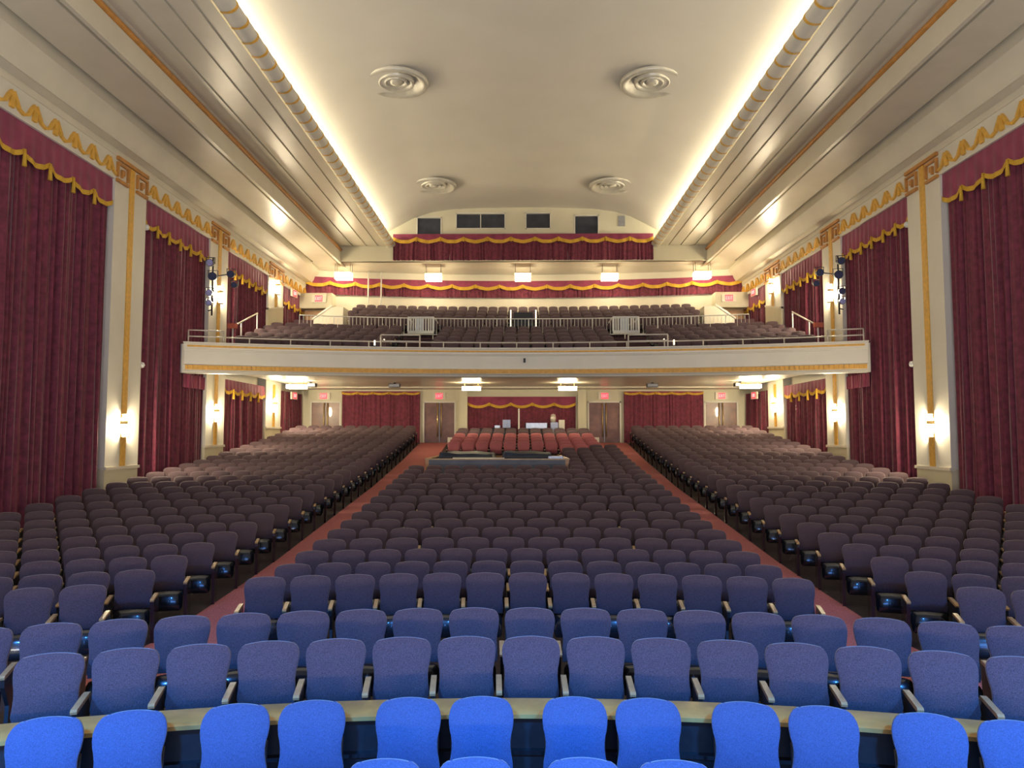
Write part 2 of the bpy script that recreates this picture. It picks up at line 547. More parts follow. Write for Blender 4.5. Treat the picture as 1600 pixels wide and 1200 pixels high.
names = ['nearest', 'second', 'third']
for s, side in ((-1, 'left'), (1, 'right')):
    for k, (y0, y1) in enumerate(PIL):
        if k == 0:
            continue
        yc = (y0 + y1) / 2
        zb = floor_z(rad(WX, yc)) - 0.1
        t = thing('pilaster', 'cream pilaster with gold stripe, %s along the %s wall' % (
            ['', 'the nearest', 'the second', 'the farthest'][k], side), 'pilaster', 'pilasters between the curtains')
        a, b = sorted((s * WX, s * 11.25))
        rail = [None, -0.87, -0.38, 0.33][k]
        MB().box(a, b, y0, y1, H + rail, H + 7.5).build('shaft', M['white'], t)
        MB().box(a, b, y0, y1, H + zb, H + rail).build('dado', M['dado'], t)
        a, b = sorted((s * (WX - 0.05), s * 11.0))
        MB().box(a, b, y0 - 0.03, y1 + 0.03, H + rail - 0.04, H + rail + 0.04).build('dado_rail', M['cream'], t)
        a, b = sorted((s * (WX - 0.03), s * 11.0))
        if k == 3:
            # the balcony floor cuts the stripe
            MB().box(a, b, yc - 0.12, yc + 0.12, H + rail + 0.04, H + 2.2).build('gilt_stripe', M['gold'], t)
            MB().box(a, b, yc - 0.12, yc + 0.12, H + 5.55, H + 7.35).build('gilt_stripe', M['gold'], t)
            a2, b2 = sorted((s * (WX - 0.05), s * 11.0))
            MB().prism([(y0, H + 5.35), (y1, H + 5.75), (y1, H + 5.83), (y0, H + 5.43)], a2, b2, 'x').build('dado_rail', M['cream'], t)
            MB().prism([(y0 - 0.01, H + 3.0), (y1 + 0.01, H + 3.0), (y1 + 0.01, H + 5.75), (y0 - 0.01, H + 5.35)], s * (WX - 0.02), s * 11.0, 'x').build('dado', M['dado'], t)
        else:
            MB().box(a, b, yc - 0.12, yc + 0.12, H + rail + 0.04, H + 7.35).build('gilt_stripe', M['gold'], t)
        # capital with two square key ornaments
        cp = MB()
        a, b = sorted((s * (WX - 0.07), s * 11.0))
        cp.box(a, b, y0 + 0.02, y1 - 0.02, H + 7.36, H + 7.46)
        for u0, u1 in ((y0 + 0.03, yc - 0.22), (yc + 0.22, y1 - 0.03)):
            z0, z1 = 6.82, 7.30
            cp.box(a, b, u0, u1, H + z0 - 0.05, H + z0 + 0.03)
            cp.box(a, b, u0, u0 + 0.06, H + z0 + 0.08, H + z1 - 0.061)
            cp.box(a, b, u0, u1, H + z1 - 0.06, H + z1)
            cp.box(a, b, u1 - 0.06, u1, H + z0 + 0.08, H + z1 - 0.061)
            um, zm = (u0 + u1) / 2, (z0 + z1) / 2 + 0.03
            cp.box(a, b, um - 0.07, um + 0.07, H + zm - 0.08, H + zm + 0.06)
            cp.box(a, b, um - 0.07, um - 0.02, H + zm - 0.16, H + zm - 0.081)
        cp.build('capital', M['orange'], t)
        # sconces
        for z, lvl in (([0.26], ['']) if k == 1 else (([0.78, 5.0], ['below', 'above']) if k == 2 else ([1.30, 6.5], ['below', 'above'])))[0:1] and \
                zip(*(([0.26], ['']) if k == 1 else (([0.78, 5.0], ['below', 'above']) if k == 2 else ([1.30, 6.5], ['below', 'above'])))):
            lab = 'glowing brass sconce on the %s %s pilaster' % (['', 'nearest', 'second', 'farthest'][k], side)
            if lvl:
                lab += ', %s the balcony' % lvl
            sconce(None, (s * (WX - 0.03), yc, H + z), s, lab)


# ------------------------------------------------------------------ curtains
def folds(L, r, amp=0.06):
    """fold offset function along length L, irregular pleats"""
    ph = [r.uniform(0, 6.28) for _ in range(4)]
    k1 = 2 * math.pi / r.uniform(0.19, 0.23)

    def f(u):
        w = u + 0.06 * math.sin(2 * math.pi * u / 1.3 + ph[0]) + 0.03 * math.sin(2 * math.pi * u / 0.47 + ph[1])
        a = 0.75 + 0.45 * math.sin(2 * math.pi * u / 0.83 + ph[2])
        return amp * a * math.sin(k1 * w + ph[3]) + amp * 0.5 * math.sin(2 * math.pi * w / 0.71 + ph[1]) \
            + amp * 0.22 * math.sin(2 * math.pi * w / 0.083 + ph[0])
    return f


def curtain(label, P, L, zb, zt, group, val=0.70, n_sc=5, amp=0.085, drape_gap=0.0, trim_w=0.12, sc=0.17, full_drape=True,
            zb_fun=None, valance=True, tassel=0.36, val_top=None, mat_d='velvet'):
    """P(u, off) -> (x, y): point at u along the curtain, off = distance in front of the wall"""
    r = random.Random(hash(label) % 1000 if False else len(label) * 31 + int(L * 100))
    t = thing('stage_curtain' if False else 'curtain', label, 'curtain', group)
    f = folds(L, r, amp)
    n = int(L / 0.022)
    us = [L * i / n for i in range(n + 1)]
    mb = MB()
    rows = []
    for q in (0, 0.5, 1):
        row = []
        for u in us:
            z0 = zb_fun(u) if zb_fun else zb
            z = z0 + (zt - 0.03 - z0) * q
            o = f(u + 0.03 * math.sin(u * 3 + q * 2)) * (1.25 - 0.45 * q)
            x, y = P(u, 0.03 + 2.35 * amp + o)
            row.append((x, y, H + z))
        rows.append(row)
    mb.grid(rows)
    mb.build('drape', M[mat_d], t, smooth=True)
    if valance:
        per = L / n_sc
        n2 = int(n_sc * 14)
        us = [L * i / n2 for i in range(n2 + 1)]
        vt = zt

        def bz(u):
            ph = (u / per) % 1.0
            return vt - val + sc * 0.5 - sc * math.sin(math.pi * ph) ** 0.8
        mb = MB()
        gm = MB()
        r0, r1, r2, g0, g1 = [], [], [], [], []
        for u in us:
            wv = 0.025 * math.sin(2 * math.pi * u / (per / 2.5))
            b = bz(min(u, L - 1e-5))
            x, y = P(u, 0.06 + 3.2 * amp)
            r0.append((x, y, H + vt))
            x, y = P(u, 0.07 + 3.2 * amp + wv * 0.5)
            r1.append((x, y, H + (vt + b) / 2))
            x, y = P(u, 0.08 + 3.2 * amp + wv)
            r2.append((x, y, H + b))
            x, y = P(u, 0.102 + 3.2 * amp + wv)
            g0.append((x, y, H + b + trim_w * 0.45))
            g1.append((x, y, H + b - trim_w * 0.55))
        mb.grid([r0, r1, r2])
        vo = mb.build('valance', M['valance'], t, smooth=True)
        back0 = [tuple(a) for a in r2]
        gm.grid([g0, g1, r2])
        gm.build('gold_fringe', M['trim'], vo, smooth=False)
        for k in range(1, n_sc):
            u = k * per
            x, y = P(u, 0.13 + 3.2 * amp)
            b = bz(u)
            tm = MB()
            tm.tube((x, y, H + b - tassel), (x, y, H + b + 0.02), 0.05, 8, 0.03)
            tm.build('tassel', M['trim'], vo, smooth=True)
    return t


def side_P(s, y0):
    return lambda u, off: (s * (11.25 - off * 0.85), y0 + u)


def fz(s, y0):
    return lambda u: floor_z(rad(11.1, y0 + u)) + 0.02


ordn = ['first', 'second', 'third', 'fourth', 'fifth', 'sixth', 'seventh', 'eighth', 'ninth', 'tenth', 'eleventh', 'twelfth',
        'thirteenth', 'fourteenth', 'fifteenth', 'sixteenth', 'seventeenth', 'eighteenth', 'nineteenth', 'twentieth']
for s, side in ((-1, 'left'), (1, 'right')):
    y0, y1 = BAYS[1]
    curtain('tall maroon curtain on the %s wall, nearest the stage' % side, side_P(s, y0), y1 - y0, 0, TOPC,
            'tall curtains on the side walls', zb_fun=fz(s, y0))
    y0, y1 = BAYS[2]
    curtain('tall maroon curtain behind the %s end of the balcony front' % side, side_P(s, y0), y1 - y0, 0, TOPC,
            'tall curtains on the side walls', zb_fun=fz(s, y0), n_sc=6)
    y0, y1 = BAYS[3]
    curtain('maroon curtain above the balcony between the last two %s pilasters' % side, side_P(s, y0), y1 - y0, 2.6, TOPC,
            'upper side curtains', n_sc=6)
    curtain('red curtain under the balcony between the last two %s pilasters' % side, side_P(s, y0), y1 - y0, 0, 2.06,
            'lower side curtains', zb_fun=fz(s, y0), val=0.42, sc=0.14, n_sc=5)
    y0, y1 = BAYS[4]
    curtain('red curtain in the upper %s back corner of the balcony' % side, side_P(s, y0), y1 - y0, 4.2, TOPC,
            'upper side curtains', n_sc=4)
    curtain('dark red curtain under the balcony in the %s back corner' % side, side_P(s, y0), y1 - y0, 0, 2.06,
            'lower side curtains', zb_fun=fz(s, y0), valance=False)
# short valance tucked under the balcony end
for s, side in ((-1, 'left'), (1, 'right')):
    mb = MB()
    f = folds(1.6, random.Random(5), 0.03)
    us = [i * 0.02 for i in range(82)]
    mb.grid([[(s * (10.97 - f(u)), 23.8 + u, H + z) for u in us] for z in (1.55, 1.98)])
    tag(mb.build('valance', M['valance'], smooth=True),
        'short plain maroon valance tucked under the %s end of the balcony' % side, 'valance')


def back_P(y, x0):
    return lambda u, off: (x0 + u, y - off)


# swagged curtain across the booth wall, below its windows
curtain('wide maroon swagged curtain hanging on the booth wall below its windows', back_P(35.55, -6.28), 12.54, 8.42, 9.69,
        None, val=0.30, sc=0.16, n_sc=11, amp=0.04, trim_w=0.17, tassel=0.16)


def arcP(D, th0):
    R = D + PIV
    return lambda u, off: ((R - off) * math.sin(th0 + u / R), -PIV + (R - off) * math.cos(th0 + u / R))


R = 38.25 + PIV
th = math.asin(10.95 / R)
curtain('long red swagged curtain band across the back wall above the balcony seats', arcP(38.25, -th), 2 * th * R, 7.08, 7.95, None,
        val=0.34, sc=0.15, n_sc=18, amp=0.035, trim_w=0.17, tassel=0.14)
# lower back wall curtains
curtain('plain dark red curtain on the lower back wall, left of centre', back_P(YB, -9.01), 3.9, -0.38, 2.17, 'lower back wall curtains',
        val=0.10, sc=0.06, n_sc=5, amp=0.03, trim_w=0.10, tassel=0.08)
curtain('plain dark red curtain on the lower back wall, right of centre', back_P(YB, 4.97), 3.92, -0.38, 2.16, 'lower back wall curtains',
        val=0.10, sc=0.06, n_sc=5, amp=0.03, trim_w=0.10, tassel=0.08)
curtain('dark red curtain with gold swags behind the equipment, centre of back wall', back_P(YB, -2.75), 5.34, -0.38, 1.90,
        None, val=0.42, sc=0.16, n_sc=5, amp=0.03, trim_w=0.13, tassel=0.12)
for x in (-2.95, 2.89):
    tag(MB().box(x - 0.2, x + 0.2, YB - 0.35, YB, H - 0.4, H + 2.25).build('column', M['booth']),
        'cream square column at the %s of the central swagged curtain' % ('left' if x < 0 else 'right'), 'column')


# ------------------------------------------------------------------ balcony
BX = 10.84
bal = thing('balcony', 'curved cream balcony with gold bands spanning the whole hall', 'balcony')
pf = [(25.62, 2.98), (25.30, 2.98), (25.30, 2.94), (25.34, 2.92), (25.38, 2.72), (25.40, 2.70), (25.40, 2.27), (25.36, 2.25),
      (25.36, 2.08), (25.42, 2.06), (25.46, 2.00), (25.55, 1.97), (25.66, 1.99), (25.70, 2.03), (25.82, 2.03), (25.86, 2.08)]
loft(MB(), pf, -BX, BX, 80).build('fascia', M['white'], bal, auto=30)
loft(MB(), [(25.365, 2.92), (25.345, 2.90), (25.355, 2.76), (25.385, 2.74)], -BX, BX, 80).build('gilt_cornice_band', M['cream'], bal)
loft(MB(), [(25.345, 2.885), (25.335, 2.88), (25.335, 2.83), (25.36, 2.82)], -BX + 0.1, BX - 0.1, 80).build('gilt_line', M['gold'], bal)
# dentil band
gm = MB()
loft(gm, [(25.36, 2.245), (25.345, 2.24), (25.345, 2.10), (25.36, 2.095)], -BX + 0.05, BX - 0.05, 80)
R = 25.34 + PIV
n = 150
for i in range(n):
    a = -math.asin((BX - 0.1) / R) + 2 * math.asin((BX - 0.1) / R) * i / (n - 1)
    c, q = math.cos(a), math.sin(a)
    vs = []
    for dr in (0.0, -0.03):
        for dt in (-0.03, 0.03):
            for z in (2.115, 2.225):
                rr = R + dr
                vs.append((rr * q + dt * c, -PIV + rr * c - dt * q, H + z))
    gm.add(vs, [(0, 1, 3, 2), (4, 6, 7, 5), (0, 4, 5, 1), (2, 3, 7, 6), (0, 2, 6, 4), (1, 5, 7, 3)])
gm.build('gilt_dentil_band', M['gold'], bal)
# underside with a shallow step
ub = MB()
xs = [-BX + 2 * BX * i / 60 for i in range(61)]
ub.grid([[(x, arc_y(25.86, x), H + 2.08) for x in xs], [(x, arc_y(27.4, x), H + 2.14) for x in xs],
         [(x, arc_y(27.4, x), H + 2.22) for x in xs], [(x, arc_y(29.5, x), H + 2.30) for x in xs],
         [(x, min(arc_y(31.0, x) + 0, 36.0), H + 2.34) for x in xs],
         [(x, 36.2, H + 2.36) for x in xs], [(x, 36.2, H + 2.30) for x in xs], [(x, 36.45, H + 2.26) for x in xs], [(x, 37.0, H + 2.26) for x in xs]])
ub.build('underside', M['cream'], bal, auto=25)
for s in (-1, 1):
    e = MB()
    a, b = sorted((s * (BX + 0.02), s * (BX + 0.26)))
    e.box(a, b, arc_y(25.4, BX) + 0.12, arc_y(25.4, BX) + 0.5, H + 2.0, H + 2.93)
    e.build('end_return', M['white'], bal)
# tiers
BK = [(26.9 + 0.9 * k, 2.5 + 0.26 * k) for k in range(5)]
RK = [(33.3 + 0.9 * j, 4.28 + 0.30 * j) for j in range(5)]
pr = [(25.58, 2.98), (25.58, 2.30), (26.35, 2.30)]
for D, z in BK:
    pr += [(D - 0.55, z), (D + 0.35, z)]
pr += [(31.2, 3.95), (31.2, 4.0), (32.7, 4.0)]
for D, z in RK:
    pr += [(D - 0.55, z), (D + 0.35, z)]
pr += [(38.2, 5.5)]
loft(MB(), pr, -BX - 0.05, BX + 0.05, 60).build('tiered_floor', M['bcarpet'], bal)

# front rail
fr = thing('balcony_rail', 'low steel handrail along the top of the balcony front', 'railing')
xs = [-9.7 + 19.4 * i / 60 for i in range(61)]
MB().path([(x, arc_y(25.45, x), H + 3.17) for x in xs], 0.022).build('top_rail', M['steel'], fr, smooth=True)
xx = -9.0
while xx < 9.7:
    y = arc_y(25.45, xx)
    MB().tube((xx, y, H + 2.97), (xx, y, H + 3.17), 0.022).build('post', M['steel'], fr, smooth=True)
    xx += 1.25


def raised(x0, x1, z1, zm, label, D=25.42, posts=2, name='guard_rail'):
    t = thing(name, label, 'railing', 'raised guard rails on the balcony front')
    for z in (z1, zm):
        MB().path([(x0 + (x1 - x0) * i / 6, arc_y(D, x0 + (x1 - x0) * i / 6), H + z) for i in range(7)], 0.022).build('rail', M['steel'], t, smooth=True)
    for k in range(posts):
        x = x0 + (x1 - x0) * k / (posts - 1)
        MB().tube((x, arc_y(D, x), H + 2.97), (x, arc_y(D, x), H + z1), 0.025).build('post', M['steel'], t, smooth=True)


raised(-4.85, -3.55, 3.40, 3.19, 'raised steel guard rail on the balcony front, left of centre')
raised(3.55, 4.85, 3.40, 3.19, 'raised steel guard rail on the balcony front, right of centre')
raised(-10.75, -9.75, 3.37, 3.17, 'raised steel guard rail at the left end of the balcony front', posts=2)
raised(9.75, 10.75, 3.37, 3.17, 'raised steel guard rail at the right end of the balcony front', posts=2)
for s, side in ((-1, 'left'), (1, 'right')):
    t = thing('stair_handrail', 'sloping handrail on three posts at the %s end of the balcony' % side, 'railing')
    P = [(s * 10.0, 25.3, 3.72), (s * 10.05, 26.2, 4.02), (s * 10.1, 27.9, 4.62)]
    MB().path([(a, b, H + c) for a, b, c in P], 0.03).build('hand_rail', M['steel'], t, smooth=True)
    for a, b, c in P:
        MB().tube((a, b, H + 2.4 + 0.25 * (b - 25.3)), (a, b, H + c), 0.026).build('post', M['whitepaint'], t, smooth=True)
    tag(MB().cbox((s * 10.0, 25.27, H + 3.74), 0.30, 0.12, 0.16).build('seat_sign', M['pink']),
        'small coral red plate on the first post of the %s balcony handrail' % side, 'sign')

# cross aisle balustrade
t = thing('balustrade', 'long white balustrade along the balcony cross aisle', 'railing')
gx = [-9.6 + 19.2 * i / 60 for i in range(61)]
DB = 32.75
MB().path([(x, arc_y(DB, x), H + 5.14) for x in gx], 0.022).build('top_rail', M['whitepaint'], t, smooth=True)
MB().path([(x, arc_y(DB, x), H + 4.42) for x in gx], 0.018).build('bottom_rail', M['whitepaint'], t, smooth=True)
nb = 124
bars = MB()
for i in range(nb):
    x = -9.6 + 19.2 * i / (nb - 1)
    y = arc_y(DB, x)
    w = 0.024 if i % 9 == 0 else 0.011
    if i % 9 == 0:
        MB().tube((x, y, H + 4.2), (x, y, H + 5.14), w, 6).build('post', M['whitepaint'], t)
    else:
        bars.tube((x, y, H + 4.42), (x, y, H + 5.14), w, 5)
tag(bars.build('baluster', M['whitepaint'], t), kind='stuff')
for s, side in ((-1, 'left'), (1, 'right')):
    g = thing('stairwell_guard', 'white barred guard box round the %s balcony stairwell' % side, 'railing', 'barred stairwell guards')
    x0, x1 = (-4.80, -3.72) if s < 0 else (3.70, 4.78)
    y = arc_y(30.9, (x0 + x1) / 2)
    MB().box(x0, x1, y - 0.04, y + 0.04, H + 4.20, H + 4.32).build('kerb', M['whitepaint'], g)
    MB().box(x0, x1, y - 0.03, y + 0.03, H + 4.86, H + 4.91).build('top_rail', M['whitepaint'], g)
    for k in range(11):
        x = x0 + 0.02 + (x1 - x0 - 0.04) * k / 10
        w = 0.04 if k in (0, 10) else 0.022
        MB().box(x - w, x + w, y - 0.03, y + 0.03, H + 4.3, H + 4.87).build('baluster', M['whitepaint'], g)
    for x in (x0, x1):
        MB().box(x - 0.02, x + 0.02, y, y + 1.5, H + 4.84, H + 4.89).build('side_rail', M['whitepaint'], g)
    MB().box(x0 + 0.3, x0 + 0.62, y + 0.06, y + 0.1, H + 4.3, H + 4.9).build('notice_board', M['silver'], g)

# back corners of the balcony: exit recess with stepped parapet
for s, side in ((-1, 'left'), (1, 'right')):
    p = thing('stair_parapet', 'cream parapet with a sloping top beside the %s balcony exit' % side, 'parapet')
    pts = [(s * 9.85, 4.4), (s * 9.85, 5.42), (s * 9.0, 6.02), (s * 8.45, 6.02), (s * 8.45, 4.4)]
    MB().prism([(x, H + z) for x, z in pts], 34.6, 34.85, 'y').build('wall_slab', M['cream'], p)
    cap = [(s * 9.9, 5.40), (s * 9.9, 5.48), (s * 9.0, 6.12), (s * 8.95, 6.05)]
    MB().prism([(x, H + z) for x, z in cap], 34.55, 34.9, 'y').build('coping', M['white'], p)
    a, b = sorted((s * 8.45, s * 8.7))
    MB().box(a, b, 34.85, 37.2, H + 4.4, H + 6.02).build('side_slab', M['cream'], p)
    a, b = sorted((s * 9.35, s * 10.95))
    tag(MB().box(a, b, 36.0, 36.65, H + 6.2, H + 6.95).build('exit_soffit_box', M['booth']),
        'boxed soffit over the %s balcony exit carrying an exit sign' % side, 'soffit')
    a, b = sorted((s * 8.7, s * 10.9))
    tag(MB().box(a, b, 36.7, 36.8, H + 4.4, H + 6.18).build('oak_door', M['oak']),
        'brown wooden doorway in the %s back corner of the balcony' % side, 'door')


# exit signs
def exit_sign(loc, label, face='y', s=1, sc=1.0):
    t = thing('exit_sign', label, 'exit sign', None, loc, 0 if face == 'y' else s * math.pi / 2 * 0.5)
    MB().cbox((0, 0.04, 0), 0.62 * sc, 0.06, 0.34 * sc).build('housing', M['cream'], t)
    MB().cbox((0, 0.0, 0), 0.34 * sc, 0.03, 0.28 * sc).build('red_face', M['exit'], t)
    L = MB()
    w, h, k = 0.055 * sc, 0.15 * sc, 0.013 * sc
    x0 = -0.135 * sc

    def bar(x, z, ww, hh):
        L.cbox((x, -0.02, z), ww, 0.01, hh)
    # E
    bar(x0, 0, k, h)
    for z in (-h / 2 + k / 2, 0, h / 2 - k / 2):
        bar(x0 + w / 2, z, w, k)
    # X
    xc = x0 + 0.105 * sc
    for q in (-1, 1):
        L.prism([(xc - q * w / 2 - k / 2, -h / 2), (xc - q * w / 2 + k / 2, -h / 2), (xc + q * w / 2 + k / 2, h / 2), (xc + q * w / 2 - k / 2, h / 2)],
                -0.025, -0.015, 'y')
    # I
    bar(x0 + 0.175 * sc, 0, k, h)
    # T
    bar(x0 + 0.24 * sc, 0, k, h)
    bar(x0 + 0.24 * sc, h / 2 - k / 2, 0.065 * sc, k)
    L.build('letters', M['exitletter'], t)
    return t


exit_sign((-9.92, YB - 0.12, H + 1.94), 'red EXIT sign above the far left back door')
exit_sign((-4.17, YB - 0.12, H + 1.94), 'red EXIT sign above the left aisle door')
exit_sign((4.03, YB - 0.12, H + 1.94), 'red EXIT sign above the right aisle door')
exit_sign((9.80, YB - 0.12, H + 1.94), 'red EXIT sign above the far right back door')
exit_sign((-9.98, 35.90, H + 6.66), 'red EXIT sign in the upper left back corner of the balcony', sc=1.1)
exit_sign((9.98, 35.90, H + 6.64), 'red EXIT sign in the upper right back corner of the balcony', sc=1.1)
for s, side in ((-1, 'left'), (1, 'right')):
    t = exit_sign((s * 10.78, 35.0, H + 1.86), 'narrow red EXIT sign on the %s side wall under the balcony' % side, 'x', s)
    t.rotation_euler = (0, 0, s * math.radians(-82))
    MB().tube((-s*0.1, 0.06, 0.1), (s * 0.35, 0.45, 0.1), 0.02, 6).build('bracket', M['steel'], t)
    t = exit_sign((s * 10.78, 34.7, H + 6.68), 'narrow red EXIT sign on the %s side wall above the balcony' % side, 'x', s)
    t.rotation_euler = (0, 0, s * math.radians(-82))
    MB().tube((-s*0.1, 0.06, 0.1), (s * 0.35, 0.45, 0.1), 0.02, 6).build('bracket', M['steel'], t)


# ------------------------------------------------------------------ ceiling vents
def vent(x, y, z, label):
    t = thing('ceiling_vent', label, 'ceiling vent', 'round stepped vents in the vault', (x, y, H + z))
    MB().lathe([(0.99, 0.06), (0.99, 0.0), (0.96, -0.05), (0.89, -0.07), (0.80, -0.03), (0.64, 0.12), (0.60, 0.16)], n=48).build('outer_ring', M['ventm'], t, smooth=True)
    MB().lathe([(0.56, 0.10), (0.54, -0.02), (0.50, -0.04), (0.42, 0.06), (0.40, 0.12)], n=40).build('cone_ring', M['ventm'], t, smooth=True)
    MB().lathe([(0.36, 0.08), (0.35, -0.01), (0.32, -0.03), (0.25, 0.05)], n=32).build('cone_ring', M['ventm'], t, smooth=True)
    MB().lathe([(0.20, 0.06), (0.18, -0.01), (0.10, -0.03), (0.001, -0.03)], n=24).build('centre_cone', M['ventm'], t, smooth=True)
    MB().lathe([(0.001, 0.17), (0.62, 0.17)], n=32).build('throat', M['ventdark'], t)
    b = MB()
    for a in (0.3, 1.87):
        c, q = math.cos(a) * 0.6, math.sin(a) * 0.6
        b.tube((-c, -q, 0.06), (c, q, 0.06), 0.015, 6)
    b.build('spider_bar', M['ventm'], t)


for x, y, lb in ((-3.93, 22.2, 'near left'), (3.95, 22.3, 'near right'), (-3.9, 31.7, 'far left'), (3.86, 31.8, 'far right')):
    vent(x, y, 10.80, 'round stepped air vent in the vaulted ceiling, the %s one of four' % lb)


# ------------------------------------------------------------------ hanging lamps above the balcony, lamps under it
lb = ['leftmost', 'second from the left', 'middle', 'second from the right', 'rightmost']
for i, x in enumerate((-8.81, -4.43, -0.01, 4.27, 8.73)):
    y = 36.4 - (0.35 if abs(x) > 8 else 0)
    t = thing('pendant_lamp', 'glowing box pendant on four rods over the balcony seats, %s of five' % lb[i], 'ceiling lamp',
              'pendant lamps over the balcony', (x, y, H + 7.78))
    MB().cbox((0, 0, 0), 0.78, 0.5, 0.30).build('glass_box', M['lampglow2'], t)
    MB().cbox((0, 0, 0.17), 0.84, 0.56, 0.03).build('top_plate', M['brass'], t)
    for a in (-0.37, 0.37):
        for b in (-0.2, 0.2):
            MB().tube((a, b, 0.16), (a, b, 0.62), 0.010, 6).build('rod', M['dark'], t)
lb = ['outer left', 'inner left', 'inner right', 'outer right']
for i, (x, y) in enumerate(((-9.75, 31.9), (-2.32, 33.2), (1.97, 33.2), (9.7, 31.9))):
    t = thing('box_lamp', 'glowing box lamp hung under the balcony, the %s one' % lb[i], 'ceiling lamp',
              'box lamps under the balcony', (x, y, H + 2.08))
    MB().cbox((0, 0, 0), 0.80, 0.42, 0.16).build('glass_box', M['lampglow2'], t)
    q = -1 if x > 0 else 1
    MB().cbox((q * 0.30, -0.24, 0.10), 0.42, 0.05, 0.05).build('bracket', M['brass'], t)
    for a in (-0.3, 0.3):
        MB().tube((a, 0, 0.08), (a, 0, 0.25), 0.014, 6).build('rod', M['brass'], t)
lb = ['far left', 'left of centre', 'right of centre', 'far right']
for i, (x, y) in enumerate(((-9.35, 32.6), (-5.72, 33.0), (5.70, 33.0), (9.45, 32.6))):
    t = thing('ceiling_speaker', 'small dark loudspeaker box under the balcony ceiling, %s' % lb[i], 'loudspeaker',
              'loudspeakers under the balcony', (x, y, H + 2.20))
    MB().cbox((0, 0, 0), 0.48, 0.3, 0.16).build('cabinet', M['dark'], t)
    MB().cbox((0, -0.155, 0), 0.44, 0.01, 0.12).build('grille', M['metal'], t)
    MB().cbox((0, 0, 0.1), 0.1, 0.1, 0.06).build('bracket', M['dark'], t)


# stage lights on the second pilasters
def spot_fixture(loc, tilt, pan, label, lens=False, r=0.13, L=0.34):
    t = thing('stage_light', label, 'stage light', 'stage lights clamped by the second pilasters', loc)
    R_ = Matrix.Rotation(pan, 4, 'Z') @ Matrix.Rotation(tilt, 4, 'X')

    def tr(m):
        m.v = [tuple(R_ @ Vector(v)) for v in m.v]
        return m
    tr(MB().tube((0, L / 2, 0), (0, -L / 2, 0), r * 0.8, 14, r, cap=True)).build('barrel', M['dark'], t, smooth=False)
    tr(MB().tube((0, -L / 2 - 0.004, 0), (0, -L / 2 - 0.02, 0), r * 0.86, 16, r * 0.86)).build('lens', M['lens' if lens else 'lens2'], t)
    tr(MB().box(-r - 0.02, -r, -0.03, 0.03, -0.03, r + 0.06).box(r, r + 0.02, -0.03, 0.03, -0.03, r + 0.06).box(-r - 0.02, r + 0.02, -0.03, 0.03, r + 0.05, r + 0.07)).build('yoke', M['dark'], t)
    return t


for s, side in ((-1, 'left'), (1, 'right')):
    t = thing('lighting_pipe', 'black vertical lighting pipe beside the second %s pilaster' % side, 'pipe', None)
    MB().tube((s * 10.72, 25.25, H + 4.1), (s * 10.72, 25.25, H + 6.1), 0.03).build('pipe', M['dark'], t, smooth=True)
    for z in (4.3, 5.9):
        MB().tube((s * 10.72, 25.25, H + z), (s * 11.0, 25.5, H + z), 0.02, 6).build('clamp_arm', M['dark'], t)
    MB().tube((s * 10.72, 25.25, H + 5.45), (s * 10.2, 25.5, H + 5.6), 0.022, 6).build('side_arm', M['dark'], t)
    for i, (x, y, z, nm, r) in enumerate(((10.72, 25.05, 5.88, 'topmost', 0.15), (10.60, 25.0, 5.40, 'thick black second from top', 0.17),
                                          (10.12, 25.35, 5.55, 'inward-reaching', 0.15), (10.05, 25.5, 5.2, 'boxy inner', 0.12),
                                          (10.72, 25.05, 4.85, 'second from bottom', 0.13), (10.72, 25.05, 4.5, 'lowest', 0.12))):
        spot_fixture((s * x, y, H + z), math.radians(8), s * math.radians(-12), '%s stage light by the second %s pilaster' % (nm, side), r=r * 0.85,
                     lens=(s < 0 and i in (0, 4, 5)) or (s > 0 and i == 5))

# small round domes on the edges of the near pilasters
for s, side in ((-1, 'left'), (1, 'right')):
    for z, w in ((2.0, 'halfway up'), (6.0, 'high up')):
        m = MB()
        m.lathe([(0.001, -0.09), (0.06, -0.07), (0.09, 0), (0.06, 0.07), (0.001, 0.09)], (s * 10.93, 21.07, H + z), 16)
        m.tube((s * 10.93, 21.07, H + z), (s * 10.95, 20.95, H + z), 0.03)
        tag(m.build('dome_camera', M['whitepaint'], smooth=True), 'small white dome on the %s near pilaster edge, %s' % (side, w), 'camera')


# ------------------------------------------------------------------ theatre seats
def panel(nu, nv, w_fun, z0, z1, yf, th, bulge):
    """closed upholstered panel; front faces -y"""
    mb = MB()
    fr, bk = [], []
    for j in range(nv + 1):
        v = j / nv
        v = 0.5 - 0.5 * math.cos(math.pi * v)
        f, b = [], []
        for i in range(nu + 1):
            u = -1 + 2 * i / nu
            u = math.sin(u * math.pi / 2)
            z = z0 + (z1 - z0) * v - 0.018 * (u * u) * (1 if v > 0.5 else -0.3) * v
            x = u * w_fun(v)
            e = (1 - u ** 4) * (1 - abs(2 * v - 1) ** 5)
            y = yf(v)
            f.append((x, y - bulge * e - 0.012 * (1 - e) * 0, z))
            b.append((x, y + th * (0.35 + 0.65 * e), z))
        fr.append(f)
        bk.append(b)
    mb.grid(fr)
    n0 = len(mb.v)
    m = nu + 1
    mb.add([p for r_ in bk for p in r_], [(k * m + i, (k + 1) * m + i, (k + 1) * m + i + 1, k * m + i + 1)
                                          for k in range(nv) for i in range(nu)])
    rim = [i for i in range(m)] + [k * m + nu for k in range(1, nv + 1)] + [nv * m + i for i in range(nu - 1, -1, -1)] + \
          [k * m for k in range(nv - 1, 0, -1)]
    for a, b in zip(rim, rim[1:] + rim[:1]):
        mb.f.append((a, n0 + a, n0 + b, b))
    return mb


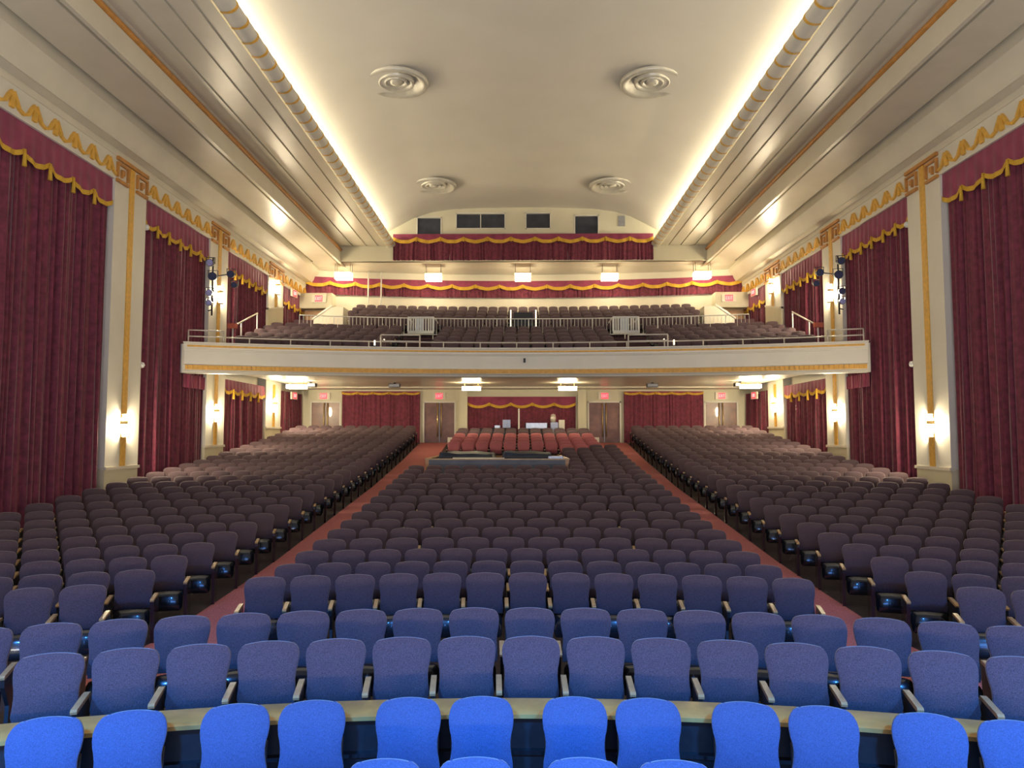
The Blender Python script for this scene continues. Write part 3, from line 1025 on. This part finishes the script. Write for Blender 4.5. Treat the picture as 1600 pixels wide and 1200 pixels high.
def back_w(v):
    w = 0.243 - 0.020 * math.sin(math.pi * min(v * 1.25, 1)) ** 2 + 0.012 * v
    if v > 0.80:
        q = (v - 0.80) / 0.20
        w *= (0.70 + 0.30 * math.sqrt(max(0, 1 - q * q)))
    if v < 0.06:
        w *= 0.96
    return w


def back_mb(nu, nv):
    return panel(nu, nv, back_w, 0.44, 0.94, lambda v: -0.05 + 0.10 * v - 0.03 * math.sin(math.pi * v), 0.085, 0.035)


def pan_w(v):
    w = 0.222
    if v > 0.8:
        q = (v - 0.8) / 0.2
        w *= 0.8 + 0.2 * math.sqrt(max(0, 1 - q * q))
    if v < 0.25:
        q = (0.25 - v) / 0.25
        w *= 0.82 + 0.18 * math.sqrt(max(0, 1 - q * q))
    return w


def pan_mb(nu, nv):
    return panel(nu, nv, pan_w, 0.17, 0.455, lambda v: -0.185 + 0.06 * v, 0.05, 0.05)


def arm_mb(side=1, hi=True):
    x = side * 0.28
    mb = MB()
    if hi:
        pts = [(-0.36, 0.575), (-0.37, 0.595), (-0.35, 0.61), (-0.05, 0.625), (0.02, 0.625), (0.02, 0.60), (-0.05, 0.595)]
        mb.prism(pts, x - 0.024, x + 0.024, 'x')
    else:
        mb.box(x - 0.024, x + 0.024, -0.36, 0.02, 0.59, 0.62)
    return mb


def std_mb(side=1, end=False):
    x = side * 0.28
    w = 0.016 if not end else 0.024
    mb = MB()
    pts = [(-0.30, 0.0), (-0.20, 0.04), (-0.17, 0.30), (-0.33, 0.50), (-0.34, 0.58), (0.0, 0.60), (0.05, 0.50), (0.02, 0.25), (0.06, 0.04), (0.14, 0.0)]
    if end:
        pts = [(-0.26, 0.0), (-0.28, 0.30), (-0.34, 0.52), (-0.34, 0.585), (0.0, 0.60), (0.05, 0.50), (0.06, 0.30), (0.08, 0.0)]
    return mb.prism(pts, x - w, x + w, 'x')


ME = {'back': back_mb(14, 14).mesh('backrest', M['fabric'], True),
      'pan': pan_mb(10, 8).mesh('tipped_seat', M['black'], True),
      'arm': arm_mb(1).mesh('armrest', M['wood']),
      'arm2': arm_mb(-1).mesh('armrest', M['wood']),
      'std': std_mb(1).mesh('standard', M['dark']),
      'std2': std_mb(-1).mesh('standard', M['dark']),
      'end': std_mb(1, True).mesh('end_panel', M['black']),
      'end2': std_mb(-1, True).mesh('end_panel', M['black'])}


def part(name, me, parent):
    o = bpy.data.objects.new(name, me)
    COL.objects.link(o)
    o.parent = parent
    return o


def seat(loc, rz, label, group, left=False, right='std', width=1.0):
    t = thing('theatre_seat', label, 'seat', group, loc, rz)
    t.scale = (width, 1, 1)
    part('backrest', ME['back'], t)
    part('tipped_seat', ME['pan'], t)
    if right:
        part('armrest', ME['arm'], t)
        part('end_panel' if right == 'end' else 'standard', ME[right], t)
    if left:
        part('armrest', ME['arm2'], t)
        part('end_panel' if left == 'end' else 'standard', ME['end2' if left == 'end' else 'std2'], t)
    return t


PITCH_S = 0.56
seats = []      # (distance, x, y, z, rz, left, right, label, group, width)


def add_row(D, x_of, n_list, zoff, mk_label, group, lefts, rights, width=1.0, front=False):
    R_ = D + PIV
    for i in n_list:
        a = x_of(i) / R_
        x, y = R_ * math.sin(a), -PIV + R_ * math.cos(a)
        if front is False and (y > 36.1):
            continue
        px, py = proj(x, y, H + zoff + 0.8)
        if px < -45 or px > 1645:
            continue
        seats.append((math.hypot(x - CX, y), x, y, H + zoff, -a, lefts(i), rights(i), mk_label(i), group, width))


# the two unbroken front rows
vis = lambda i: None
add_row(6.62, lambda i: i * PITCH_S, range(-8, 8), -2.70,
        lambda i: 'blue-lit seat, %s from the left in the row just behind the wooden pit rail' % ordn[i + 8],
        'seats in the first full row', lambda i: 'std' if i == -8 else False, lambda i: 'std')
add_row(7.62, lambda i: i * PITCH_S, range(-9, 9), -2.68,
        lambda i: 'dim blue seat, %s from the left in the second row behind the pit rail' % ordn[i + 9],
        'seats in the second full row', lambda i: 'std' if i == -9 else False, lambda i: 'std')
DR = [9.9] + [11.05 + 0.95 * k for k in range(27)]
for k, D in enumerate(DR):
    z = floor_z(D)
    rn = ordn[k] if k < 20 else 'back'
    tone = 'slate purple' if k < 2 else 'plum'
    # centre block
    if D <= 23.5:
        rng = [i + 0.5 for i in range(-6, 6)] if (k >= 3 and k % 2) else range(-6, 7)
    elif D < 30.0:
        rng = range(3, 7)
    elif D < 34.9:
        rng = range(-5, 6)
    else:
        rng = []
    if rng:
        lo, hi = rng[0], rng[-1]
        wide = 13 / 12 if (D <= 23.5 and k >= 3 and k % 2) else 1.0     # every other row has one wider seat fewer
        add_row(D, lambda i: i * PITCH_S * wide, rng, z,
                lambda i: '%s seat, %s from left aisle, centre block, %s row from the front' % (tone, ordn[int(i - lo)], rn),
                'seats in the centre block, %s row' % rn,
                lambda i: 'end' if i == lo else False, lambda i: 'end' if i == hi else 'std', wide)
    # side blocks
    for s, side in ((-1, 'left'), (1, 'right')):
        R_ = D + PIV
        s0 = R_ * math.asin(5.35 / R_)
        smax = R_ * math.asin(10.55 / R_)
        n = int((smax - s0) / PITCH_S) + 1
        add_row(D, lambda i: s * (s0 + i * PITCH_S), range(n), z,
                lambda i: '%s seat, %s from the aisle, %s block, %s row from the front' % (tone, ordn[i], side, rn),
                'seats in the %s block, %s row' % (side, rn),
                (lambda i: False) if s < 0 else (lambda i: 'end' if i == 0 else False),
                (lambda i: 'end' if i == 0 else 'std') if s < 0 else (lambda i: 'std'))
# balcony
for k, (D, z) in enumerate(BK):
    for x in [0.52 * i for i in range(-19, 20)]:
        if abs(abs(x) - 4.2) < 0.62 or (k >= 3 and abs(abs(x) - 4.2) < 0.8) or abs(x) > 9.9:
            continue
        add_row(D, lambda i: x, [0], z, lambda i: '', 'b', lambda i: False, lambda i: 'std', 0.93, front=True)
for k, (D, z) in enumerate(RK):
    for x in [0.5 * i for i in range(-17, 18)]:
        if abs(x) > 7.6 + 0.22 * k or (k < 2 and abs(x) < 0.6):
            continue
        add_row(D, lambda i: x, [0], z, lambda i: '', 'b', lambda i: False, lambda i: 'std', 0.9, front=True)

seats.sort(key=lambda q: q[0])
NIND = 300
for q in seats[:NIND]:
    d, x, y, z, rz, l, r_, lab, grp, w = q
    seat((x, y, z), rz, lab, grp, l, r_, w)

# all farther seats: one object, four materials
vb, fb, mi = [], [], []
low = {'back': back_mb(6, 6), 'pan': pan_mb(4, 3), 'arm': arm_mb(1, False), 'std': std_mb(1), 'end': std_mb(1, True),
       'arm2': arm_mb(-1, False), 'end2': std_mb(-1, True)}
slot = {'back': 0, 'pan': 1, 'arm': 2, 'arm2': 2, 'std': 3, 'end': 1, 'end2': 1}
for q in seats[NIND:]:
    d, x, y, z, rz, l, r_, lab, grp, w = q
    c, sn = math.cos(rz), math.sin(rz)
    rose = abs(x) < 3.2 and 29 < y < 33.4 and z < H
    parts_ = ['back', 'pan', 'arm', r_ or 'std'] + (['arm2', 'end2'] if l == 'end' else [])
    for pn in parts_:
        m = low[pn]
        n = len(vb)
        vb += [(x + (a * w) * c - b * sn, y + (a * w) * sn + b * c, z + e) for a, b, e in m.v]
        fb += [tuple(i + n for i in f) for f in m.f]
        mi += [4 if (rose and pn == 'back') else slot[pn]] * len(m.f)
me = bpy.data.meshes.new('theatre_seats')
me.from_pydata(vb, [], fb)
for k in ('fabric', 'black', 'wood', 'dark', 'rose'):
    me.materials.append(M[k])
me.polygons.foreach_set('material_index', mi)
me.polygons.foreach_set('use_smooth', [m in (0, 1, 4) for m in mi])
me.update()
o = bpy.data.objects.new('theatre_seats', me)
COL.objects.link(o)
tag(o, 'the many small plum seats farther back on the main floor and up on the balcony', 'seats', kind='stuff')


# ------------------------------------------------------------------ loose chairs in the pit, pit rail
def pit_w(v):
    w = 0.232 - 0.022 * math.sin(math.pi * min(v * 1.35, 1)) ** 2 + 0.008 * v
    if v > 0.74:
        q = (v - 0.74) / 0.26
        w *= (0.62 + 0.38 * math.sqrt(max(0, 1 - q * q)))
    return w


PM = {'back': panel(16, 16, pit_w, 0.47, 0.96, lambda v: 0.0 + 0.07 * v - 0.05 * math.sin(math.pi * v), 0.06, 0.03).mesh('backrest', M['pitfabric'], True),
      'seat': None}
sm = MB()
rows = []
for j in range(9):
    a = j / 8
    row = []
    for i in range(13):
        u = -1 + i / 6
        row.append((u * (0.235 - 0.02 * a * a), -0.02 - 0.44 * a, 0.47 + 0.02 * (1 - u ** 4) * (1 - (2 * a - 1) ** 4)))
    rows.append(row)
sm.grid(rows)
n0 = len(sm.v)
sm.grid([[(x, y, 0.40) for x, y, z in r_] for r_ in rows])
edge = [i for i in range(13)] + [k * 13 + 12 for k in range(1, 9)] + [8 * 13 + i for i in range(11, -1, -1)] + [k * 13 for k in range(7, 0, -1)]
for a, b in zip(edge, edge[1:] + edge[:1]):
    sm.f.append((a, b, n0 + b, n0 + a))
PM['seat'] = sm.mesh('seat', M['pitfabric'], True)
PM['legf'] = MB().tube((0, -0.42, 0), (0, -0.40, 0.42), 0.013).mesh('leg', M['dark'], True)
PM['legb'] = MB().tube((0, 0.10, 0), (0, 0.0, 0.42), 0.013).tube((0, 0.0, 0.42), (0, 0.06, 0.70), 0.013).mesh('leg', M['dark'], True)


def pit_chair(x, y, z, rz, label, group):
    t = thing('orchestra_chair', label, 'chair', group, (x, y, z), rz)
    part('backrest', PM['back'], t)
    part('seat', PM['seat'], t)
    for s in (-1, 1):
        a = part('leg', PM['legf'], t)
        a.location = (s * 0.21, 0, 0)
        a = part('leg', PM['legb'], t)
        a.location = (s * 0.21, 0, 0)
    return t


cols = [-3.10, -1.87, -0.645, 0.575, 1.80, 3.02]
q = 0
for c in cols:
    for dx in (-0.267, 0.267):
        R_ = 5.62 + PIV
        a = (c + dx) / R_
        pit_chair(R_ * math.sin(a), -PIV + R_ * math.cos(a), H - 2.9, -c / R_,
                  'bright blue chair, %s from the left in front of the wooden pit rail' % ordn[q], 'paired chairs along the pit rail')
        q += 1
q = 0
for c in cols[2:4]:
    for dx in (-0.278, 0.278):
        R_ = 4.70 + PIV
        a = (c + dx) / R_
        pit_chair(R_ * math.sin(a), -PIV + R_ * math.cos(a), H - 2.955, -c / R_,
                  'blue chair showing only its top at the bottom edge, %s from left' % ordn[q], 'chairs at the bottom edge of the picture')
        q += 1
pw = thing('pit_wall', 'curved black pit wall with a varnished wooden rail on top', 'low wall')
loft(MB(), [(5.99, -2.17), (5.99, -2.90), (6.14, -2.90), (6.14, -2.17)], -5.4, 5.4, 50, closed=True).build('wall_panel', M['dark'], pw)
loft(MB(), [(5.90, -2.175), (5.90, -2.145), (5.93, -2.13), (6.22, -2.13), (6.25, -2.15), (6.25, -2.175)], -5.4, 5.4, 50, closed=True).build('wooden_rail', M['railwood'], pw, auto=30)
loft(MB(), [(5.955, -2.47), (5.955, -2.44), (5.99, -2.43), (5.99, -2.48)], -5.4, 5.4, 50, closed=True).build('moulding', M['black'], pw)

# ------------------------------------------------------------------ mixing position in the seats
fx0, fx1, fy0, fy1, fzt = -3.10, 1.34, 24.35, 29.6, -0.80
t = thing('mixing_booth', 'low walled mixing position cut into the centre seats', 'low wall')
MB().box(fx0, fx1, fy0, fy0 + 0.12, H - 2.0, H + fzt).build('front_wall', M['slate'], t)
MB().box(fx0 - 0.02, fx1 + 0.14, fy0 - 0.03, fy0 + 0.16, H + fzt, H + fzt + 0.04).build('front_coping', M['wood'], t)
MB().box(fx1, fx1 + 0.12, fy0, fy1, H - 2.0, H + fzt).build('side_wall', M['oak'], t)
MB().box(fx1 - 0.02, fx1 + 0.14, fy0, fy1, H + fzt, H + fzt + 0.04).build('side_coping', M['wood'], t)
MB().box(fx0 - 0.12, fx0, fy0, fy1, H - 2.0, H + fzt).build('side_wall', M['oak'], t)
MB().box(fx0 - 0.14, fx0 + 0.02, fy0, fy1, H + fzt, H + fzt + 0.04).build('side_coping', M['wood'], t)
MB().box(fx0, fx1, fy1, fy1 + 0.12, H - 2.0, H + fzt).build('back_wall', M['oak'], t)
for (x0, x1, y0, y1, z0, z1, lbl) in ((-3.05, -0.92, 24.98, 29.2, -1.6, -0.58, 'left'), (-0.88, 1.10, 24.98, 29.2, -1.6, -0.57, 'right')):
    tt = thing('mixing_console', 'navy tarpaulin covered console on the %s of the mixing position' % lbl, 'covered console')
    g = MB()
    rows = []
    for i in range(9):
        row = []
        for j in range(13):
            u, v = i / 8, j / 12
            ed = min(u, 1 - u, v, 1 - v)
            z = z1 - 0.05 + 0.03 * math.sin(u * 7 + v * 5) + 0.02 * math.sin(v * 13)
            if ed < 0.01:
                z = z0
            row.append((x0 + (x1 - x0) * v, y0 + (y1 - y0) * u, H + z))
        rows.append(row)
    g.grid(rows)
    g.build('tarpaulin', M['tarp'], tt, smooth=True)
    MB().box(x0 + 0.2, x1 - 0.2, y0 + 0.2, y1 - 0.2, H + z0, H + z1 - 0.13).build('desk', M['dark'], tt)
tag(MB().box(-2.35, -0.65, 24.60, 24.9, H - 1.85, H - 0.74).build('work_shelf', M['white']),
    'long white shelf top just behind the mixing position front wall', 'shelf')
tag(MB().box(0.80, 1.28, 24.55, 24.9, H - 1.9, H - 0.69).build('equipment_rack', M['metal']),
    'grey equipment rack in the right corner of the mixing position', 'rack')
for s in (-1, 1):
    x = 3.35 * s
    tag(MB().box(x - 0.22, x + 0.22, 35.2, 35.35, H - 0.6, H - 0.1).build('low_partition', M['cream']),
        'small cream partition end by the %s aisle door' % ('left' if s < 0 else 'right'), 'partition')

# ------------------------------------------------------------------ equipment at the centre of the back wall
t = thing('equipment_desk', 'black draped desk behind the last centre row, left of the white post', 'desk', None, (-1.35, 36.2, H - 0.42))
MB().box(-0.75, 0.7, -0.3, 0.3, 0.66, 0.76).build('desk_top', M['dark'], t)
MB().box(-0.72, 0.67, -0.28, 0.28, 0.0, 0.66).build('skirt', M['tarp'], t)
tag(MB().cbox((-1.25, 36.05, H + 0.41), 0.26, 0.2, 0.12).build('telephone', M['silver']), 'small pale device on the black desk at the back', 'device')
tag(MB().box(-1.0, -0.62, 36.2, 36.35, H + 0.36, H + 0.75).build('monitor', M['metal']), 'grey flat screen standing on the black back desk', 'screen')
m = MB()
m.tube((-0.21, 36.0, H - 0.45), (-0.21, 36.0, H + 1.28), 0.04, 12)
m.tube((-0.21, 36.0, H - 0.45), (-0.21, 36.0, H - 0.41), 0.16, 16)
tag(m.build('white_post', M['whitepaint'], smooth=False), 'slim white standing post in front of the central back curtain', 'post')
tag(MB().box(0.05, 1.3, 36.0, 36.6, H - 0.42, H + 0.33).build('black_trunk', M['dark']), 'black trunk under the silver case by the back curtain', 'trunk')
t = thing('road_case', 'long silver case resting on a black trunk at the back', 'case', None, (0.64, 36.2, H + 0.33))
MB().cbox((0, 0, 0.13), 1.02, 0.4, 0.26).build('case_body', M['silver'], t)
MB().cbox((-0.53, 0, 0.13), 0.05, 0.42, 0.2).cbox((0.53, 0, 0.13), 0.05, 0.42, 0.2).build('end_cap', M['dark'], t)
tag(MB().box(1.32, 1.68, 36.0, 36.4, H - 0.42, H + 0.62).build('carton', M['metal']), 'grey carton right of the silver case', 'box')
m = MB()
m.lathe([(0.001, 0.0), (0.12, 0), (0.14, 0.2), (0.11, 0.38), (0.001, 0.42)], (1.45, 36.2, H + 0.62), 16)
tag(m.build('fan_heater', M['steel'], smooth=True), 'round beige fan standing on the grey carton', 'fan')
tag(MB().box(1.72, 2.0, 36.1, 36.4, H - 0.42, H + 0.74).build('storage_box', M['cream']), 'tall cream box at the right of the back equipment', 'box')

# items on the balcony
t = thing('follow_spot_stand', 'dark control desk between two white posts on the balcony cross aisle', 'desk', None, (0.0, arc_y(33.0, 0), H + 4.28))
MB().box(-0.42, 0.42, -0.2, 0.2, 0.55, 1.15).build('desk_body', M['dark'], t)
for x in (-0.56, 0.56):
    MB().tube((x, 0, 0.1), (x, 0, 1.30), 0.025).build('white_post', M['steplight'], t, smooth=True)  # posts use the glowing step-light material to look lit
for x, D, z, lbl in ((-5.05, 27.4, 3.28, 'upper left'), (-5.05, 25.7, 3.02, 'lower left'), (5.05, 27.4, 3.28, 'upper right'), (5.05, 25.7, 3.02, 'lower right')):
    tag(MB().cbox((x, arc_y(D, x) - 0.3, H + z + 0.1), 0.04, 0.04, 0.17).build('aisle_light', M['steplight']),
        'tiny white aisle marker light on the balcony, %s' % lbl, 'light')
for i, x in enumerate((-6.42, -5.9)):
    m = MB()
    m.tube((x * 1.22, arc_y(37.9, x * 1.22), H + 5.9), (x * 1.22, arc_y(37.9, x * 1.22), H + 8.3), 0.035)
    tag(m.build('conduit', M['whitepaint'], smooth=True), 'thin white vertical conduit crossing the long red curtain band, %s one' % ('left', 'right')[i], 'pipe')
tag(MB().cbox((0.02, arc_y(25.4, 0) - 0.04, H + 2.55), 0.07, 0.08, 0.14).build('front_socket', M['dark']), 'tiny dark socket at the centre of the balcony front', 'socket')
